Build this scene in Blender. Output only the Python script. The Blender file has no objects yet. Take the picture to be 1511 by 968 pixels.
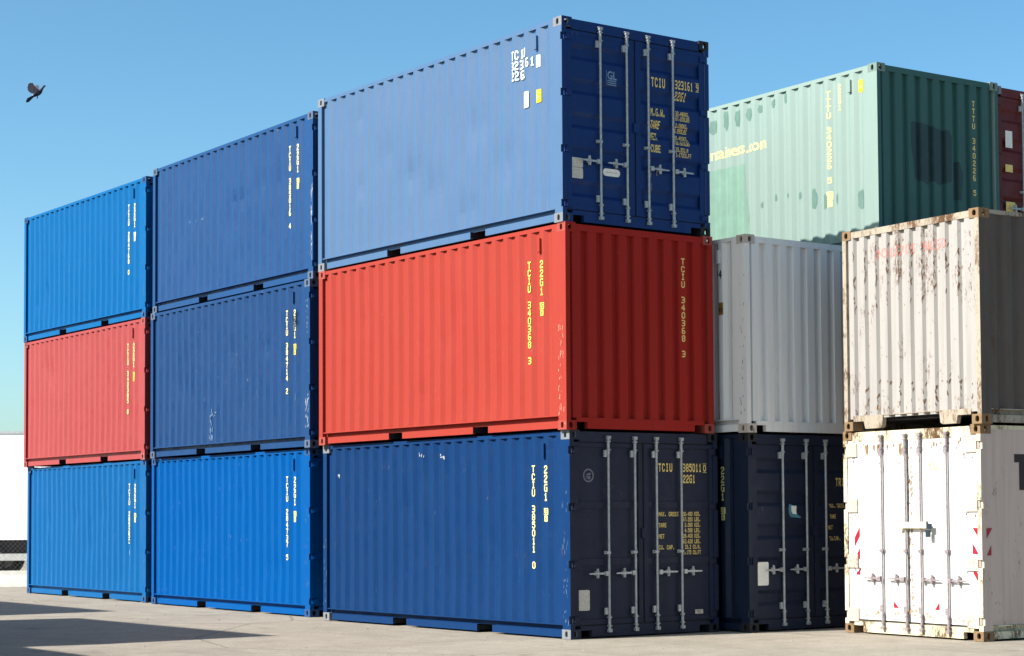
import bpy, bmesh, math, random
from mathutils import Vector, Matrix
random.seed(7)
scene = bpy.context.scene
COL = scene.collection
# ------------------------------------------------------------------ camera
cd = bpy.data.cameras.new('camera'); cam = bpy.data.objects.new('camera', cd); COL.objects.link(cam)
scene.camera = cam
YAW, PIT, ROL = math.radians(143.6404), math.radians(2.6718), math.radians(-0.3564)
d = Vector((math.cos(PIT)*math.cos(YAW), math.cos(PIT)*math.sin(YAW), math.sin(PIT)))
r = d.cross(Vector((0, 0, 1))).normalized(); u = r.cross(d)
r2 = r*math.cos(ROL)+u*math.sin(ROL); u2 = -r*math.sin(ROL)+u*math.cos(ROL)
cam.matrix_world = Matrix(((r2.x, u2.x, -d.x, 19.107), (r2.y, u2.y, -d.y, -14.5424), (r2.z, u2.z, -d.z, 1.5248), (0, 0, 0, 1)))
cd.sensor_width = 36; cd.lens = 36*2863.9/1511
cd.shift_x = -38.82/1511; cd.shift_y = 143.56/1511
cd.clip_end = 9000
# ------------------------------------------------------------------ sky, sun, exposure
SUN = Vector((-.2, -1, .84)).normalized()
w = bpy.data.worlds.new('World'); scene.world = w; w.use_nodes = True
nt = w.node_tree
sky = nt.nodes.new('ShaderNodeTexSky'); sky.sky_type = 'NISHITA'; sky.sun_disc = False
sky.sun_elevation = math.radians(39.5); sky.sun_rotation = math.radians(191.3)
sky.air_density = .7; sky.dust_density = 1.5; sky.ozone_density = 3.0; sky.altitude = 0
hs = nt.nodes.new('ShaderNodeHueSaturation'); hs.inputs['Saturation'].default_value = 1.2
tint = nt.nodes.new('ShaderNodeMix'); tint.data_type = 'RGBA'; tint.blend_type = 'MULTIPLY'; tint.inputs[0].default_value = 1
tint.inputs[7].default_value = (.95, 1.035, .84, 1); tint.clamp_result = False
nt.links.new(sky.outputs[0], hs.inputs['Color']); nt.links.new(hs.outputs[0], tint.inputs[6]); nt.links.new(tint.outputs[2], nt.nodes['Background'].inputs[0])
nt.nodes['Background'].inputs[1].default_value = .124
sl = bpy.data.lights.new('sun', 'SUN'); sl.energy = 5.0; sl.angle = math.radians(.5); sl.color = (1, .955, .89)
so = bpy.data.objects.new('sun', sl); COL.objects.link(so)
so.rotation_euler = (-SUN).to_track_quat('-Z', 'Y').to_euler()
scene.view_settings.view_transform = 'Standard'; scene.view_settings.look = 'None'
scene.view_settings.exposure = 1.0; scene.view_settings.gamma = 1

L, W, H = 6.058, 2.438, 2.591
# ------------------------------------------------------------------ materials
def ramp(t, fac, p0, p1, c0=0., c1=1.):
    m = t.nodes.new('ShaderNodeMapRange'); m.inputs[1].default_value = p0; m.inputs[2].default_value = p1
    m.inputs[3].default_value = c0; m.inputs[4].default_value = c1
    t.links.new(fac, m.inputs[0]); return m.outputs[0]
def noise(t, vec, scale, det=3, rough=.55, sxyz=(1, 1, 1), off=0.):
    mp = t.nodes.new('ShaderNodeMapping'); mp.inputs['Scale'].default_value = sxyz; mp.inputs['Location'].default_value = (off, off*.7, off*1.3)
    t.links.new(vec, mp.inputs['Vector'])
    n = t.nodes.new('ShaderNodeTexNoise'); n.inputs['Scale'].default_value = scale; n.inputs['Detail'].default_value = det
    n.inputs['Roughness'].default_value = rough; t.links.new(mp.outputs[0], n.inputs['Vector']); return n.outputs['Fac']
def mix(t, fac, a, b, mode='MIX'):
    m = t.nodes.new('ShaderNodeMix'); m.data_type = 'RGBA'; m.blend_type = mode
    if isinstance(fac, float): m.inputs[0].default_value = fac
    else: t.links.new(fac, m.inputs[0])
    for k, v in ((6, a), (7, b)):
        if isinstance(v, tuple): m.inputs[k].default_value = (*v[:3], 1)
        else: t.links.new(v, m.inputs[k])
    return m.outputs[2]
def math_(t, op, a, b):
    m = t.nodes.new('ShaderNodeMath'); m.operation = op
    for k, v in ((0, a), (1, b)):
        if isinstance(v, (int, float)): m.inputs[k].default_value = v
        else: t.links.new(v, m.inputs[k])
    return m.outputs[0]
def new_mat(name):
    m = bpy.data.materials.new(name); m.use_nodes = True
    t = m.node_tree; b = t.nodes['Principled BSDF']
    tc = t.nodes.new('ShaderNodeNewGeometry')
    return m, t, b, tc.outputs['Position']
K = .5; K2 = .6
def paint(name, base, scuff=.35, rust=0., dirt=.25, rough=.42, seed=0., spec=.18, primer=None, fade=.10, bump=.16):
    m, t, b, P = new_mat(name)
    base = tuple(c*K for c in base)
    lum = sum(base)/3
    pale = tuple(c*.80+.20*(lum*1.2+.03) for c in base)
    n1 = noise(t, P, 1.3, 4, .6, off=seed)
    col = mix(t, ramp(t, n1, .35, .75, 0, fade), base, pale)
    n2 = noise(t, P, 9, 4, .6, (1, 1, .06), seed+3)                      # rain streaks
    col = mix(t, ramp(t, n2, .45, .8, 0, dirt), col, tuple(c*.55 for c in base))
    n2b = noise(t, P, 60, 2, .6, (1, 1, .05), seed+9)
    col = mix(t, ramp(t, n2b, .5, .85, 0, dirt*.6), col, pale)
    if scuff > 0:
        a = noise(t, P, 2.2, 2, .5, off=seed+5); c_ = noise(t, P, 26, 5, .75, (1, 1, .45), seed+7)
        f = math_(t, 'MULTIPLY', ramp(t, a, .56, .72), ramp(t, c_, .60, .67))
        f = math_(t, 'MULTIPLY', f, scuff)
        col = mix(t, f, col, tuple(c*.6 for c in (primer or (.55, .55, .55))))
    if rust > 0:
        a = noise(t, P, 3.0, 4, .7, (1, 1, .55), seed+11); c_ = noise(t, P, 34, 5, .8, (1, 1, .4), seed+13)
        s_ = math_(t, 'ADD', math_(t, 'MULTIPLY', a, .55), math_(t, 'MULTIPLY', c_, .45))
        f = ramp(t, s_, .66-.20*rust, .72-.16*rust)
        rc = mix(t, ramp(t, c_, .4, .65), (.045, .018, .009), (.135, .070, .032))
        col = mix(t, f, col, rc)
    t.links.new(col, b.inputs['Base Color'])
    rr = noise(t, P, 5, 3, .6, off=seed+2)
    t.links.new(ramp(t, rr, .3, .7, rough-.08, rough+.14), b.inputs['Roughness'])
    b.inputs['Specular IOR Level'].default_value = spec
    bn = t.nodes.new('ShaderNodeBump'); bn.inputs['Strength'].default_value = bump; bn.inputs['Distance'].default_value = .012
    t.links.new(noise(t, P, 1.9, 3, .55, (1, 1, .8), seed+1), bn.inputs['Height'])
    t.links.new(bn.outputs[0], b.inputs['Normal'])
    return m
def plain(name, base, rough=.5, metal=0., var=.15, scale=12, spec=.3):
    m, t, b, P = new_mat(name); base = tuple(c*K2 for c in base)
    n = noise(t, P, scale, 4, .65)
    t.links.new(mix(t, ramp(t, n, .3, .7), tuple(c*(1-var) for c in base), tuple(min(1, c*(1+var)) for c in base)), b.inputs['Base Color'])
    b.inputs['Roughness'].default_value = rough; b.inputs['Metallic'].default_value = metal
    b.inputs['Specular IOR Level'].default_value = spec
    return m
MT = {}
MT['galv'] = plain('galvanized_steel', (.55, .57, .58), .42, .35, .25, 25)
MT['galv_rusty'] = plain('weathered_white_steel', (.38, .32, .33), .6, 0, .35, 25)
MT['rubber'] = plain('door_gasket', (.012, .012, .016), .6)
MT['rubber_grey'] = plain('old_door_gasket', (.10, .085, .07), .7, 0, .4, 20)
MT['dark'] = plain('container_underside', (.02, .02, .024), .8)
MT['yellow'] = plain('yellow_lettering', (1.15, .92, .14), .55, 0, .12, 30)
MT['dim_yellow'] = plain('old_yellow_lettering', (1.15, .86, .26), .6, 0, .2, 30)
MT['cream'] = plain('cream_lettering', (1.2, 1.05, .40), .55, 0, .12, 30)
MT['pale_yellow'] = plain('pale_yellow_lettering', (1.15, 1.03, .46), .5, 0, .08, 30)
MT['bright'] = plain('white_lettering', (1.25, 1.25, 1.15), .5, 0, .05, 30)
MT['label_yellow'] = plain('yellow_label', (1.0, .72, .01), .5, 0, .06, 30)
MT['label_white'] = plain('white_label', (1.2, 1.15, 1.02), .5, 0, .08, 30)
MT['label_grey'] = plain('metal_plate', (.80, .72, .62), .5, .1, .22, 30)
MT['label_ochre'] = plain('ochre_label', (.42, .22, .03), .5)
MT['label_ink'] = plain('label_print', (.05, .05, .05), .6)
MT['label_blue'] = plain('blue_label', (.04, .12, .33), .4)
MT['label_teal'] = plain('teal_label', (.10, .34, .42), .4)
MT['pale_blue'] = plain('pale_blue_print', (.24, .36, .55), .5)
MT['navy_letter'] = plain('navy_lettering', (.012, .016, .05), .5)
MT['maroon_letter'] = plain('maroon_lettering', (.035, .012, .014), .5)
MT['faded_red'] = plain('faded_red_lettering', (.78, .30, .27), .7, 0, .25, 40)
MT['hazard_red'] = plain('hazard_red', (.52, .02, .05), .45, 0, .15, 30)
MT['yellow_paint'] = plain('pale_yellow_paint', (1.3, 1.2, .72), .5, 0, .1, 20)
MT['padlock'] = plain('padlock_steel', (.06, .09, .12), .4, .4)
MT['green_dark'] = plain('dark_green_touch_up', (.165, .30, .255), .5, 0, .12, 6)
MT['green_mid'] = plain('mid_green_touch_up', (.25, .43, .34), .5, 0, .10, 5)
MT['green_black_patch'] = plain('black_green_paint', (.028, .068, .072), .5, 0, .15, 6)  # dark repaint on the green end wall
MT['casting_worn'] = paint('worn_casting', (.34, .36, .40), .6, .3, .3, .6, 4, .2)
MT['casting_blue'] = paint('worn_blue_casting', (.035, .13, .34), 1., .1, .3, .6, 6, .2, (.75, .74, .68))
MT['casting_navy_shade'] = paint('worn_navy_shade_casting', (.035, .035, .045), .5, .15, .3, .6, 7, .2, (.2, .19, .18))  # own colour on the midnight box; shade tone on near-stack castings
MT['casting_pink'] = paint('worn_pink_casting', (.56, .13, .12), .9, .1, .3, .6, 16, .2, (.8, .6, .55))
MT['casting_denim'] = paint('worn_denim_casting', (.15, .21, .33), 1., .15, .3, .6, 26, .2, (.95, .92, .85))
MT['hinge_beige'] = paint('beige_hinge_paint', (.95, .80, .66), .1, .6, .3, .6, 36, .1)
MT['casting_beige'] = paint('stained_grey_casting', (.85, .74, .64), .2, .5, .4, .6, 46, .1)
MT['casting_rust'] = paint('rusty_casting', (.42, .27, .15), .2, .65, .4, .75, 8, .1)
# ------------------------------------------------------------------ mesh helper
class MB:
    def __init__(s): s.v = []; s.f = []; s.m = []
    def quad(s, a, b, c, e, m=0):
        n = len(s.v); s.v += [a, b, c, e]; s.f.append((n, n+1, n+2, n+3)); s.m.append(m)
    def poly(s, pts, m=0):
        n = len(s.v); s.v += list(pts); s.f.append(tuple(range(n, n+len(pts)))); s.m.append(m)
    def box(s, x0, x1, y0, y1, z0, z1, m=0):
        n = len(s.v)
        s.v += [(x0, y0, z0), (x1, y0, z0), (x1, y1, z0), (x0, y1, z0), (x0, y0, z1), (x1, y0, z1), (x1, y1, z1), (x0, y1, z1)]
        for f in ((3, 2, 1, 0), (4, 5, 6, 7), (0, 1, 5, 4), (1, 2, 6, 5), (2, 3, 7, 6), (3, 0, 4, 7)):
            s.f.append(tuple(n+i for i in f)); s.m.append(m)
        return s
    def prism(s, pts, vec, m=0):                       # closed polygon swept by vec, capped
        n = len(s.v); k = len(pts); vx = Vector(vec)
        s.v += [tuple(p) for p in pts]+[tuple(Vector(p)+vx) for p in pts]
        s.f.append(tuple(n+i for i in reversed(range(k)))); s.m.append(m)
        s.f.append(tuple(n+k+i for i in range(k))); s.m.append(m)
        for i in range(k):
            j = (i+1) % k; s.f.append((n+i, n+j, n+k+j, n+k+i)); s.m.append(m)
        return s
    def tube(s, p0, p1, r0, n=8, r1=None, m=0):
        r1 = r0 if r1 is None else r1
        p0 = Vector(p0); p1 = Vector(p1); ax = (p1-p0).normalized()
        a = ax.orthogonal().normalized(); b = ax.cross(a); k = len(s.v)
        for p, rr in ((p0, r0), (p1, r1)):
            for i in range(n):
                t = 2*math.pi*i/n; s.v.append(tuple(p+a*math.cos(t)*rr+b*math.sin(t)*rr))
        for i in range(n):
            j = (i+1) % n; s.f.append((k+i, k+j, k+n+j, k+n+i)); s.m.append(m)
        s.f.append(tuple(k+i for i in reversed(range(n)))); s.m.append(m)
        s.f.append(tuple(k+n+i for i in range(n))); s.m.append(m)
        return s
    def mesh(s, name, smooth=False):
        me = bpy.data.meshes.new(name); me.from_pydata([tuple(v) for v in s.v], [], s.f)
        me.polygons.foreach_set('material_index', s.m)
        if smooth: me.polygons.foreach_set('use_smooth', [True]*len(s.f))
        me.update(); return me
def put(me, name, parent=None, mats=(), loc=(0, 0, 0), rz=0.):
    o = bpy.data.objects.new(name, me); COL.objects.link(o); o.parent = parent; o.location = loc; o.rotation_euler = (0, 0, rz)
    while len(me.materials) < len(mats): me.materials.append(None)
    for i, mt in enumerate(mats):
        o.material_slots[i].link = 'OBJECT'; o.material_slots[i].material = mt
    return o
def empty(name, label, cat, loc, rz=0., group=None):
    o = bpy.data.objects.new(name, None); COL.objects.link(o); o.location = loc; o.rotation_euler = (0, 0, rz)
    o.empty_display_size = .3
    o['label'] = label; o['category'] = cat
    if group: o['group'] = group
    return o
def tag(o, label=None, cat=None, group=None, kind=None):
    for k, v in (('label', label), ('category', cat), ('group', group), ('kind', kind)):
        if v: o[k] = v
    return o
# ------------------------------------------------------------------ container parts (local frame: near bottom corner at origin,
# long side on y=0 facing -y, near end on x=0 facing +x, body x in [-L,0], y in [0,W], z in [0,H])
CACHE = {}
def cached(key, fn):
    if key not in CACHE: CACHE[key] = fn()
    return CACHE[key]
def holed(mb, o, e1, e2, w_, h_, hw, hh, nrm, cx, cy, lip=.028, rnd=None):
    """rectangular plate (origin o, edges e1*w_, e2*h_) with a rounded slot and an inner lip along -nrm"""
    n = 24; o = Vector(o); e1 = Vector(e1); e2 = Vector(e2); nrm = Vector(nrm)
    rr = min(hw, hh); inner = []; outer = []
    for i in range(n):
        t = 2*math.pi*(i+.5)/n; c, s_ = math.cos(t), math.sin(t)
        ix = (hw-rr)*(1 if c > 0 else -1)+rr*c; iy = (hh-rr)*(1 if s_ > 0 else -1)+rr*s_
        inner.append((cx+ix, cy+iy))
        k = 1e9
        if abs(c) > 1e-6: k = min(k, ((w_-cx) if c > 0 else cx)/abs(c))
        if abs(s_) > 1e-6: k = min(k, ((h_-cy) if s_ > 0 else cy)/abs(s_))
        outer.append([cx+c*k, cy+s_*k])
    for X, Y in ((0, 0), (w_, 0), (w_, h_), (0, h_)):      # snap nearest outer sample to each corner
        j = min(range(n), key=lambda q: (outer[q][0]-X)**2+(outer[q][1]-Y)**2); outer[j] = [X, Y]
    P = lambda p, dd=0.: tuple(o+e1*p[0]+e2*p[1]-nrm*dd)
    for i in range(n):
        j = (i+1) % n
        mb.quad(P(outer[i]), P(outer[j]), P(inner[j]), P(inner[i]))
        mb.quad(P(inner[i]), P(inner[j]), P(inner[j], lip), P(inner[i], lip))
def casting_mesh(xe, ye, top):
    """xe 0 near / 1 far, ye 0 / 1"""
    def mk():
        mb = MB(); a, b, h = .178, .162, .118
        sx = -1 if xe == 0 else 1; X0 = 0 if xe == 0 else -L
        sy = 1 if ye == 0 else -1; Y0 = 0 if ye == 0 else W
        z0 = H-h if top else 0
        holed(mb, (X0, Y0, z0), (sx, 0, 0), (0, 0, 1), a, h, .0255, .040, (0, -sy, 0), .089, h/2)
        holed(mb, (X0, Y0, z0), (0, sy, 0), (0, 0, 1), b, h, .0318, .040, (-sx, 0, 0), .075, h/2)
        zt = z0+h if top else z0; zb = z0 if top else z0+h
        holed(mb, (X0, Y0, zt), (sx, 0, 0), (0, sy, 0), a, b, .062, .032, (0, 0, 1 if top else -1), a/2, b/2)
        mb.quad((X0, Y0, zb), (X0+sx*a, Y0, zb), (X0+sx*a, Y0+sy*b, zb), (X0, Y0+sy*b, zb))
        mb.quad((X0+sx*a, Y0, z0), (X0+sx*a, Y0+sy*b, z0), (X0+sx*a, Y0+sy*b, z0+h), (X0+sx*a, Y0, z0+h))
        mb.quad((X0, Y0+sy*b, z0), (X0+sx*a, Y0+sy*b, z0), (X0+sx*a, Y0+sy*b, z0+h), (X0, Y0+sy*b, z0+h))
        me = mb.mesh('corner_casting')
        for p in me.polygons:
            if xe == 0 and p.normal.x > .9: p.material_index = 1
        return me
    return cached(('cast', xe, ye, top), mk)
PITCH = .262
def side_profile():
    """(x, depth) polyline from far post to near post; depth 0 outer, .036 inner"""
    pts = []; x0 = -L+.128; x1 = -.162
    o_, s_, i_ = .078, .066, .052
    k = 0; cs = []
    while -.5-.262*k > x0+.02: cs.append(-.5-.262*k); k += 1
    cs = list(reversed(cs))+[-.238]
    pts.append((x0, .036))
    for c in cs:
        a, b = c-o_/2, c+o_/2
        if a-s_ > x0+.005: pts.append((a-s_, .036))
        if a > x0: pts.append((a, .0))
        if c != -.238: pts.append((b, .0)); pts.append((b+s_, .036))
    pts.append((x1, .0))
    out = [pts[0]]
    for p in pts[1:]:
        if p[0] > out[-1][0]+1e-4: out.append(p)
    return out
SP = side_profile()
def end_profile(kind):
    """(y, depth) polyline over the end wall"""
    if kind == 'front': o_, s_, i_, dep, y0, y1, c0, per = .128, .020, .082, .055, .071, W-.071, 1.93, .25
    else: o_, s_, i_, dep, y0, y1, c0, per = .090, .026, .066, .042, .071, W-.071, W-.206, .208
    pts = [(y0, dep)]; c = c0
    while c-per > y0+.02: c -= per
    while c < y1:
        a, b = c-o_/2, c+o_/2
        if a-s_ > y0+.005: pts.append((a-s_, dep))
        if a > y0: pts.append((a, 0.))
        if b < y1: pts.append((b, 0.))
        if b+s_ < y1: pts.append((b+s_, dep))
        c += per
    if kind == 'deep': pts = [p for p in pts if p[0] < W-.17]+[(W-.165, 0.)]
    pts.append((y1, pts[-1][1])); return pts
def depth_at(prof, x):
    for (a, da), (b, db) in zip(prof, prof[1:]):
        if a <= x <= b: return da+(db-da)*(x-a)/(b-a+1e-9)
    return 0.
def side_panel(ye, var=0):
    """corrugated wall; each variant is pushed in a little by its own bows and dents (0 = straight)"""
    def mk():
        rn = random.Random(50+var*7+ye); mb = MB(); nz = 1 if not var else 22; n = len(SP)
        ph = [rn.uniform(0, 6.28) for _ in range(4)]
        dn = [(rn.uniform(-5.7, -.7), rn.uniform(.3, 2.3), rn.uniform(.10, .32), rn.uniform(.006, .016)) for _ in range(9)]
        def push(x, z):
            if not var: return 0.
            e = max(0., min(1., (x+L-.15)/.5, (-.25-x)/.6))*math.sin(math.pi*(z-.185)/2.345)**.6
            a = .0045*(2+math.sin(1.3*x+ph[0])*math.cos(1.9*z+ph[1])+math.sin(2.9*x+ph[2]+z)*math.sin(2.6*z+ph[3]))
            for cx, cz, r_, dd in dn: a += dd*math.exp(-((x-cx)**2+(z-cz)**2)/(r_*r_))
            return a*e
        for k in range(nz+1):
            z = .185+2.345*k/nz
            for a, da in SP:
                q = da+.004+push(a, min(max(z, .186), 2.529)); mb.v.append((a, q if ye == 0 else W-q, z))
        for k in range(nz):
            for c in range(n-1):
                f = (k*n+c, k*n+c+1, (k+1)*n+c+1, (k+1)*n+c); mb.f.append(f if ye == 0 else f[::-1]); mb.m.append(0)
        return mb.mesh('side_panel')
    return cached(('side', ye, var), mk)
def bottom_rail(ye, pockets=True, gaps=True):
    def mk():
        mb = MB()
        def bx(x0, x1, d0, d1, z0, z1, m=0):
            if ye == 0: mb.box(x0, x1, d0, d1, z0, z1, m)
            else: mb.box(x0, x1, W-d1, W-d0, z0, z1, m)
        bx(-L+.128, -.162, .0, .075, .170, .185)          # top flange
        bx(-L+.12, -.16, .066, .074, .112, .170)          # recessed web
        segs = [(-L+.178+.075, -4.125), (-3.775, -2.045), (-1.695, -.178)] if pockets else [(-L+.178+.075, -.178)]
        for a, b in segs: bx(a, b, .006, .014, .020, .110); bx(a, b, .014, .066, .098, .110); bx(a, b, .014, .05, .020, .030)
        bx(-L+.178, -.178, .0662, .0735, .03, .112) if not pockets else None
        if pockets:
            for a, b in segs: bx(a, b, .0662, .0735, .031, .112)
            bx(-L+.178, -L+.252, .0662, .0735, .03, .112)
            for a, b in ((-4.125, -3.775), (-2.045, -1.695)):
                bx(a-.006, a, .012, 1.2, .031, .1115, 1); bx(b, b+.006, .012, 1.2, .031, .1115, 1)
        return mb.mesh('bottom_rail')
    return cached(('brail', ye, pockets), mk)
def top_rail(ye, dent=False):
    def mk():
        mb = MB(); Y0, Y1 = (.006, .066) if ye == 0 else (W-.066, W-.006)
        if not dent: mb.box(-L+.178, -.178, Y0, Y1, 2.528, 2.578)
        else:
            xs = [(-L+.178, 0), (-L+.30, -.004), (-L+.42, -.03), (-L+.62, -.012), (-L+1.1, -.004), (-.178, 0)]
            for (a, da), (b, db) in zip(xs, xs[1:]):
                n = len(mb.v)
                mb.v += [(a, Y0, 2.528), (b, Y0, 2.528), (b, Y1, 2.528), (a, Y1, 2.528), (a, Y0, 2.578+da), (b, Y0, 2.578+db), (b, Y1, 2.578+db), (a, Y1, 2.578+da)]
                for f in ((3, 2, 1, 0), (4, 5, 6, 7), (0, 1, 5, 4), (2, 3, 7, 6)): mb.f.append(tuple(n+i for i in f)); mb.m.append(0)
        return mb.mesh('top_rail')
    return cached(('trail', ye, dent), mk)
NOTCH = (.235, .92, 1.63, 2.34)
def post(xe, ye, door):
    def mk():
        mb = MB(); y0, y1 = (0.001, .07) if ye == 0 else (W-.07, W-.001)
        if xe == 1: mb.box(-L+.001, -L+.105, y0, y1, .118, H-.118)
        elif not door: mb.box(-.162, -.001, y0, y1, .118, H-.118)
        else:
            mb.box(-.162, -.030, y0, y1, .118, H-.118)
            z = .118
            for nz in NOTCH:
                mb.box(-.0298, -.001, y0, y1, z, nz-.048); z = nz+.048
            mb.box(-.0298, -.001, y0, y1, z, H-.118)
        me = mb.mesh('corner_post')
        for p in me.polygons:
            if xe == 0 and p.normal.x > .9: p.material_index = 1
        return me
    return cached(('post', xe, ye, door and xe == 0), mk)
def hinge_mesh(ye, wide=False):
    def mk():
        mb = MB(); s_ = 1 if ye == 0 else -1; Y = 0 if ye == 0 else W
        yy = lambda a, b: (min(Y+s_*a, Y+s_*b), max(Y+s_*a, Y+s_*b))
        a, b = yy(.02, .05); mb.tube((-.020, Y+s_*.052, -.04), (-.020, Y+s_*.052, .04), .012, 8)
        a, b = yy(.066, .26 if wide else .15); mb.box(-.012, .006, a, b, -.035 if not wide else -.085, .035 if not wide else .085)
        return mb.mesh('hinge')
    return cached(('hinge', ye, wide), mk)
def header(y0g=0., y1g=.022, z0=2.445):
    def mk():
        mb = MB(); mb.prism([(-.06, .162+y0g, z0), (-.06, W-.163-y1g*.2, z0), (-.06, W-.163-y1g, 2.572), (-.06, .162+y0g, 2.572)], (.052, 0, 0))
        return mb.mesh('header')
    return cached(('header', y0g, y1g, z0), mk)
def sill(notch=True, z1=.155, big=False):
    def mk():
        mb = MB(); x0, x1 = -.07, -.006
        if big:
            mb.prism([(x0, .163, z1), (x0, .163, .118), (x0, .20, .118), (x0, .36, .118), (x0, .39, .02), (x0, .66, .02), (x0, .70, .04), (x0, .72, z1-.012),
                      (x0, 1.72, z1-.012), (x0, 1.74, .04), (x0, 1.78, .02), (x0, 2.01, .02), (x0, 2.03, .118), (x0, 2.25, .118), (x0, 2.27, z1)], (x1-x0, 0, 0))
        else:
            mb.prism([(x0, .163, z1), (x0, .163, .1), (x0, .205, .1), (x0, .335, .1), (x0, .338, .018), (x0, 2.105, .018), (x0, 2.108, .1), (x0, 2.275, .1), (x0, 2.275, z1)], (x1-x0, 0, 0))
        return mb.mesh('sill')
    return cached(('sill', z1, big), mk)
def end_panel(kind):
    def mk():
        mb = MB(); pr = end_profile(kind)
        for (a, da), (b, db) in zip(pr, pr[1:]): mb.quad((-.012-da, a, .15), (-.012-db, b, .15), (-.012-db, b, 2.50), (-.012-da, a, 2.50))
        return mb.mesh('end_panel')
    return cached(('endp', kind), mk)
def far_panel():
    def mk():
        mb = MB(); pr = end_profile('front')
        for (a, da), (b, db) in zip(pr, pr[1:]): mb.quad((-L+.012+da, b, .12), (-L+.012+db, a, .12), (-L+.012+db, a, 2.50), (-L+.012+da, b, 2.50))
        mb.box(-L+.008, -L+.06, .163, W-.163, 2.46, 2.575); mb.box(-L+.006, -L+.07, .163, W-.163, .02, .15)
        return mb.mesh('rear_wall')
    return cached('far', mk)
def roof():
    def mk():
        mb = MB(); n = 28; x0, x1 = -L+.18, -.18
        for i in range(n*2):
            a = x0+(x1-x0)*i/(n*2); b = x0+(x1-x0)*(i+1)/(n*2); za = 2.578 if i % 2 else 2.563; zb = 2.563 if i % 2 else 2.578
            mb.quad((a, .04, za), (b, .04, zb), (b, W-.04, zb), (a, W-.04, za))
        mb.box(-L+.06, x0, .18, W-.18, 2.55, 2.57); mb.box(x1, -.06, .18, W-.18, 2.55, 2.57)
        return mb.mesh('roof')
    return cached('roof', mk)
def floor():
    return cached('floor', lambda: MB().box(-L+.18, -.08, .08, W-.08, .115, .16).mesh('floor'))
def door_leaf(side, style):
    """side 0: y .075..1.165; side 1: 1.20..W-.075"""
    def mk():
        y0, y1 = (.078, 1.168) if side == 0 else (1.196, W-.078); z0, z1 = .170, 2.432; mb = MB()
        xf = -.014; fw = .085
        if style == 'flat':
            a, b = y0+fw*.75, y1-fw*.75
            mb.box(-.06, xf, y0, a, z0, z1); mb.box(-.06, xf, b, y1, z0, z1)
            mb.box(-.06, xf, a, b, z0, z0+.06); mb.box(-.06, xf, a, b, z1-.05, z1)
            for c in (1.655, .945):
                mb.box(-.06, xf-.004, a, b, c-.042, c+.042)
            zs = [z0+.06, .945-.042, .945+.042, 1.655-.042, 1.655+.042, z1-.05]
            for q in (0, 2, 4): mb.box(-.06, -.034, a, b, zs[q], zs[q+1])
        elif style == 'corr':
            a, b = y0+fw, y1-fw
            mb.box(-.06, xf, y0, a, z0, z1); mb.box(-.06, xf, b, y1, z0, z1)
            mb.box(-.06, xf, a, b, z0, z0+.05); mb.box(-.06, xf, a, b, z1-.05, z1)
            lo, hi = z0+.05, z1-.05; n = 5; st = (hi-lo)/n
            pr = [(lo, 0)]
            for i in range(n):
                c = lo+st*(i+.5); pr += [(c-.105, 0), (c-.055, .036), (c+.055, .036), (c+.105, 0)]
            pr.append((hi, 0))
            for (p, dp), (q, dq) in zip(pr, pr[1:]):
                mb.quad((xf-.004-dp, a, p), (xf-.004-dp, b, p), (xf-.004-dq, b, q), (xf-.004-dq, a, q))
                if dp or dq:
                    for yy in (a, b): mb.poly([(xf-.004, yy, p), (xf-.004-dp, yy, p), (xf-.004-dq, yy, q), (xf-.004, yy, q)])
        else:                                             # reefer: smooth insulated leaf
            mb.box(-.07, xf, y0, y1, z0+.01, z1+.03)
        return mb.mesh('door')
    return cached(('door', side, style), mk)
def gasket():
    def mk():
        mb = MB()
        mb.box(-.05, -.026, 1.168, 1.196, .165, 2.44); mb.box(-.05, -.03, .068, 2.37, 2.4325, 2.444); mb.box(-.05, -.03, .068, 2.37, .156, .169)
        mb.box(-.05, -.035, .070, .0778, .17, 2.43); mb.box(-.05, -.035, W-.0778, W-.070, .17, 2.43)
        return mb.mesh('gasket')
    return cached('gasket', mk)
def rod_mesh(dirn, reefer=False):
    """lock rod along z at local y=0; handle toward dirn"""
    def mk():
        mb = MB(); x = .016
        mb.tube((x, 0, .085), (x, 0, 2.50), .0155 if not reefer else .0125, 10)
        for z in (2.50, .085):                             # cams
            mb.box(x-.018, x+.024, -.026, .026, z-.018, z+.016); mb.box(x-.01, x+.016, -.036, .036, z+.012, z+.022)
        for z in (2.40, .20):
            mb.box(x-.024, x+.022, -.023, .023, z-.06, z-.045); mb.box(x-.024, x+.022, -.023, .023, z+.045, z+.06)
            mb.tube((x, 0, z-.10), (x, 0, z+.08), .0195, 10)
        return mb.mesh('lock_rod')
    return cached(('rod', reefer), mk)
def bracket_mesh(reefer=False):
    def mk():
        mb = MB()
        mb.box(-.012, .014, -.062, -.018, -.042, .042)
        return mb.mesh('rod_bracket')
    return cached('bracket', mk)
def guide_mesh():
    return cached('guide', lambda: MB().box(-.012, .03, -.045, .022, -.014, .014).box(-.012, .004, -.06, .03, -.02, .02).mesh('rod_guide'))
def handle_mesh(dirn):
    def mk():
        mb = MB(); s_ = dirn
        mb.box(.004, .045, min(s_*.018, s_*.07), max(s_*.018, s_*.07), -.028, .028)
        mb.prism([(.022, s_*.07, -.012), (.022, s_*.07, .014), (.026, s_*.31, .010), (.026, s_*.335, .0), (.026, s_*.31, -.010)], (.012, 0, 0))
        mb.tube((.018, s_*.185, .018), (.018, s_*.185, .062), .016, 8); mb.tube((.02, s_*.185, -.055), (.02, s_*.185, -.014), .019, 8)
        mb.box(-.012, .022, s_*.185-.026, s_*.185+.026, -.03, .03)
        return mb.mesh('door_handle')
    return cached(('handle', dirn), mk)
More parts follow.
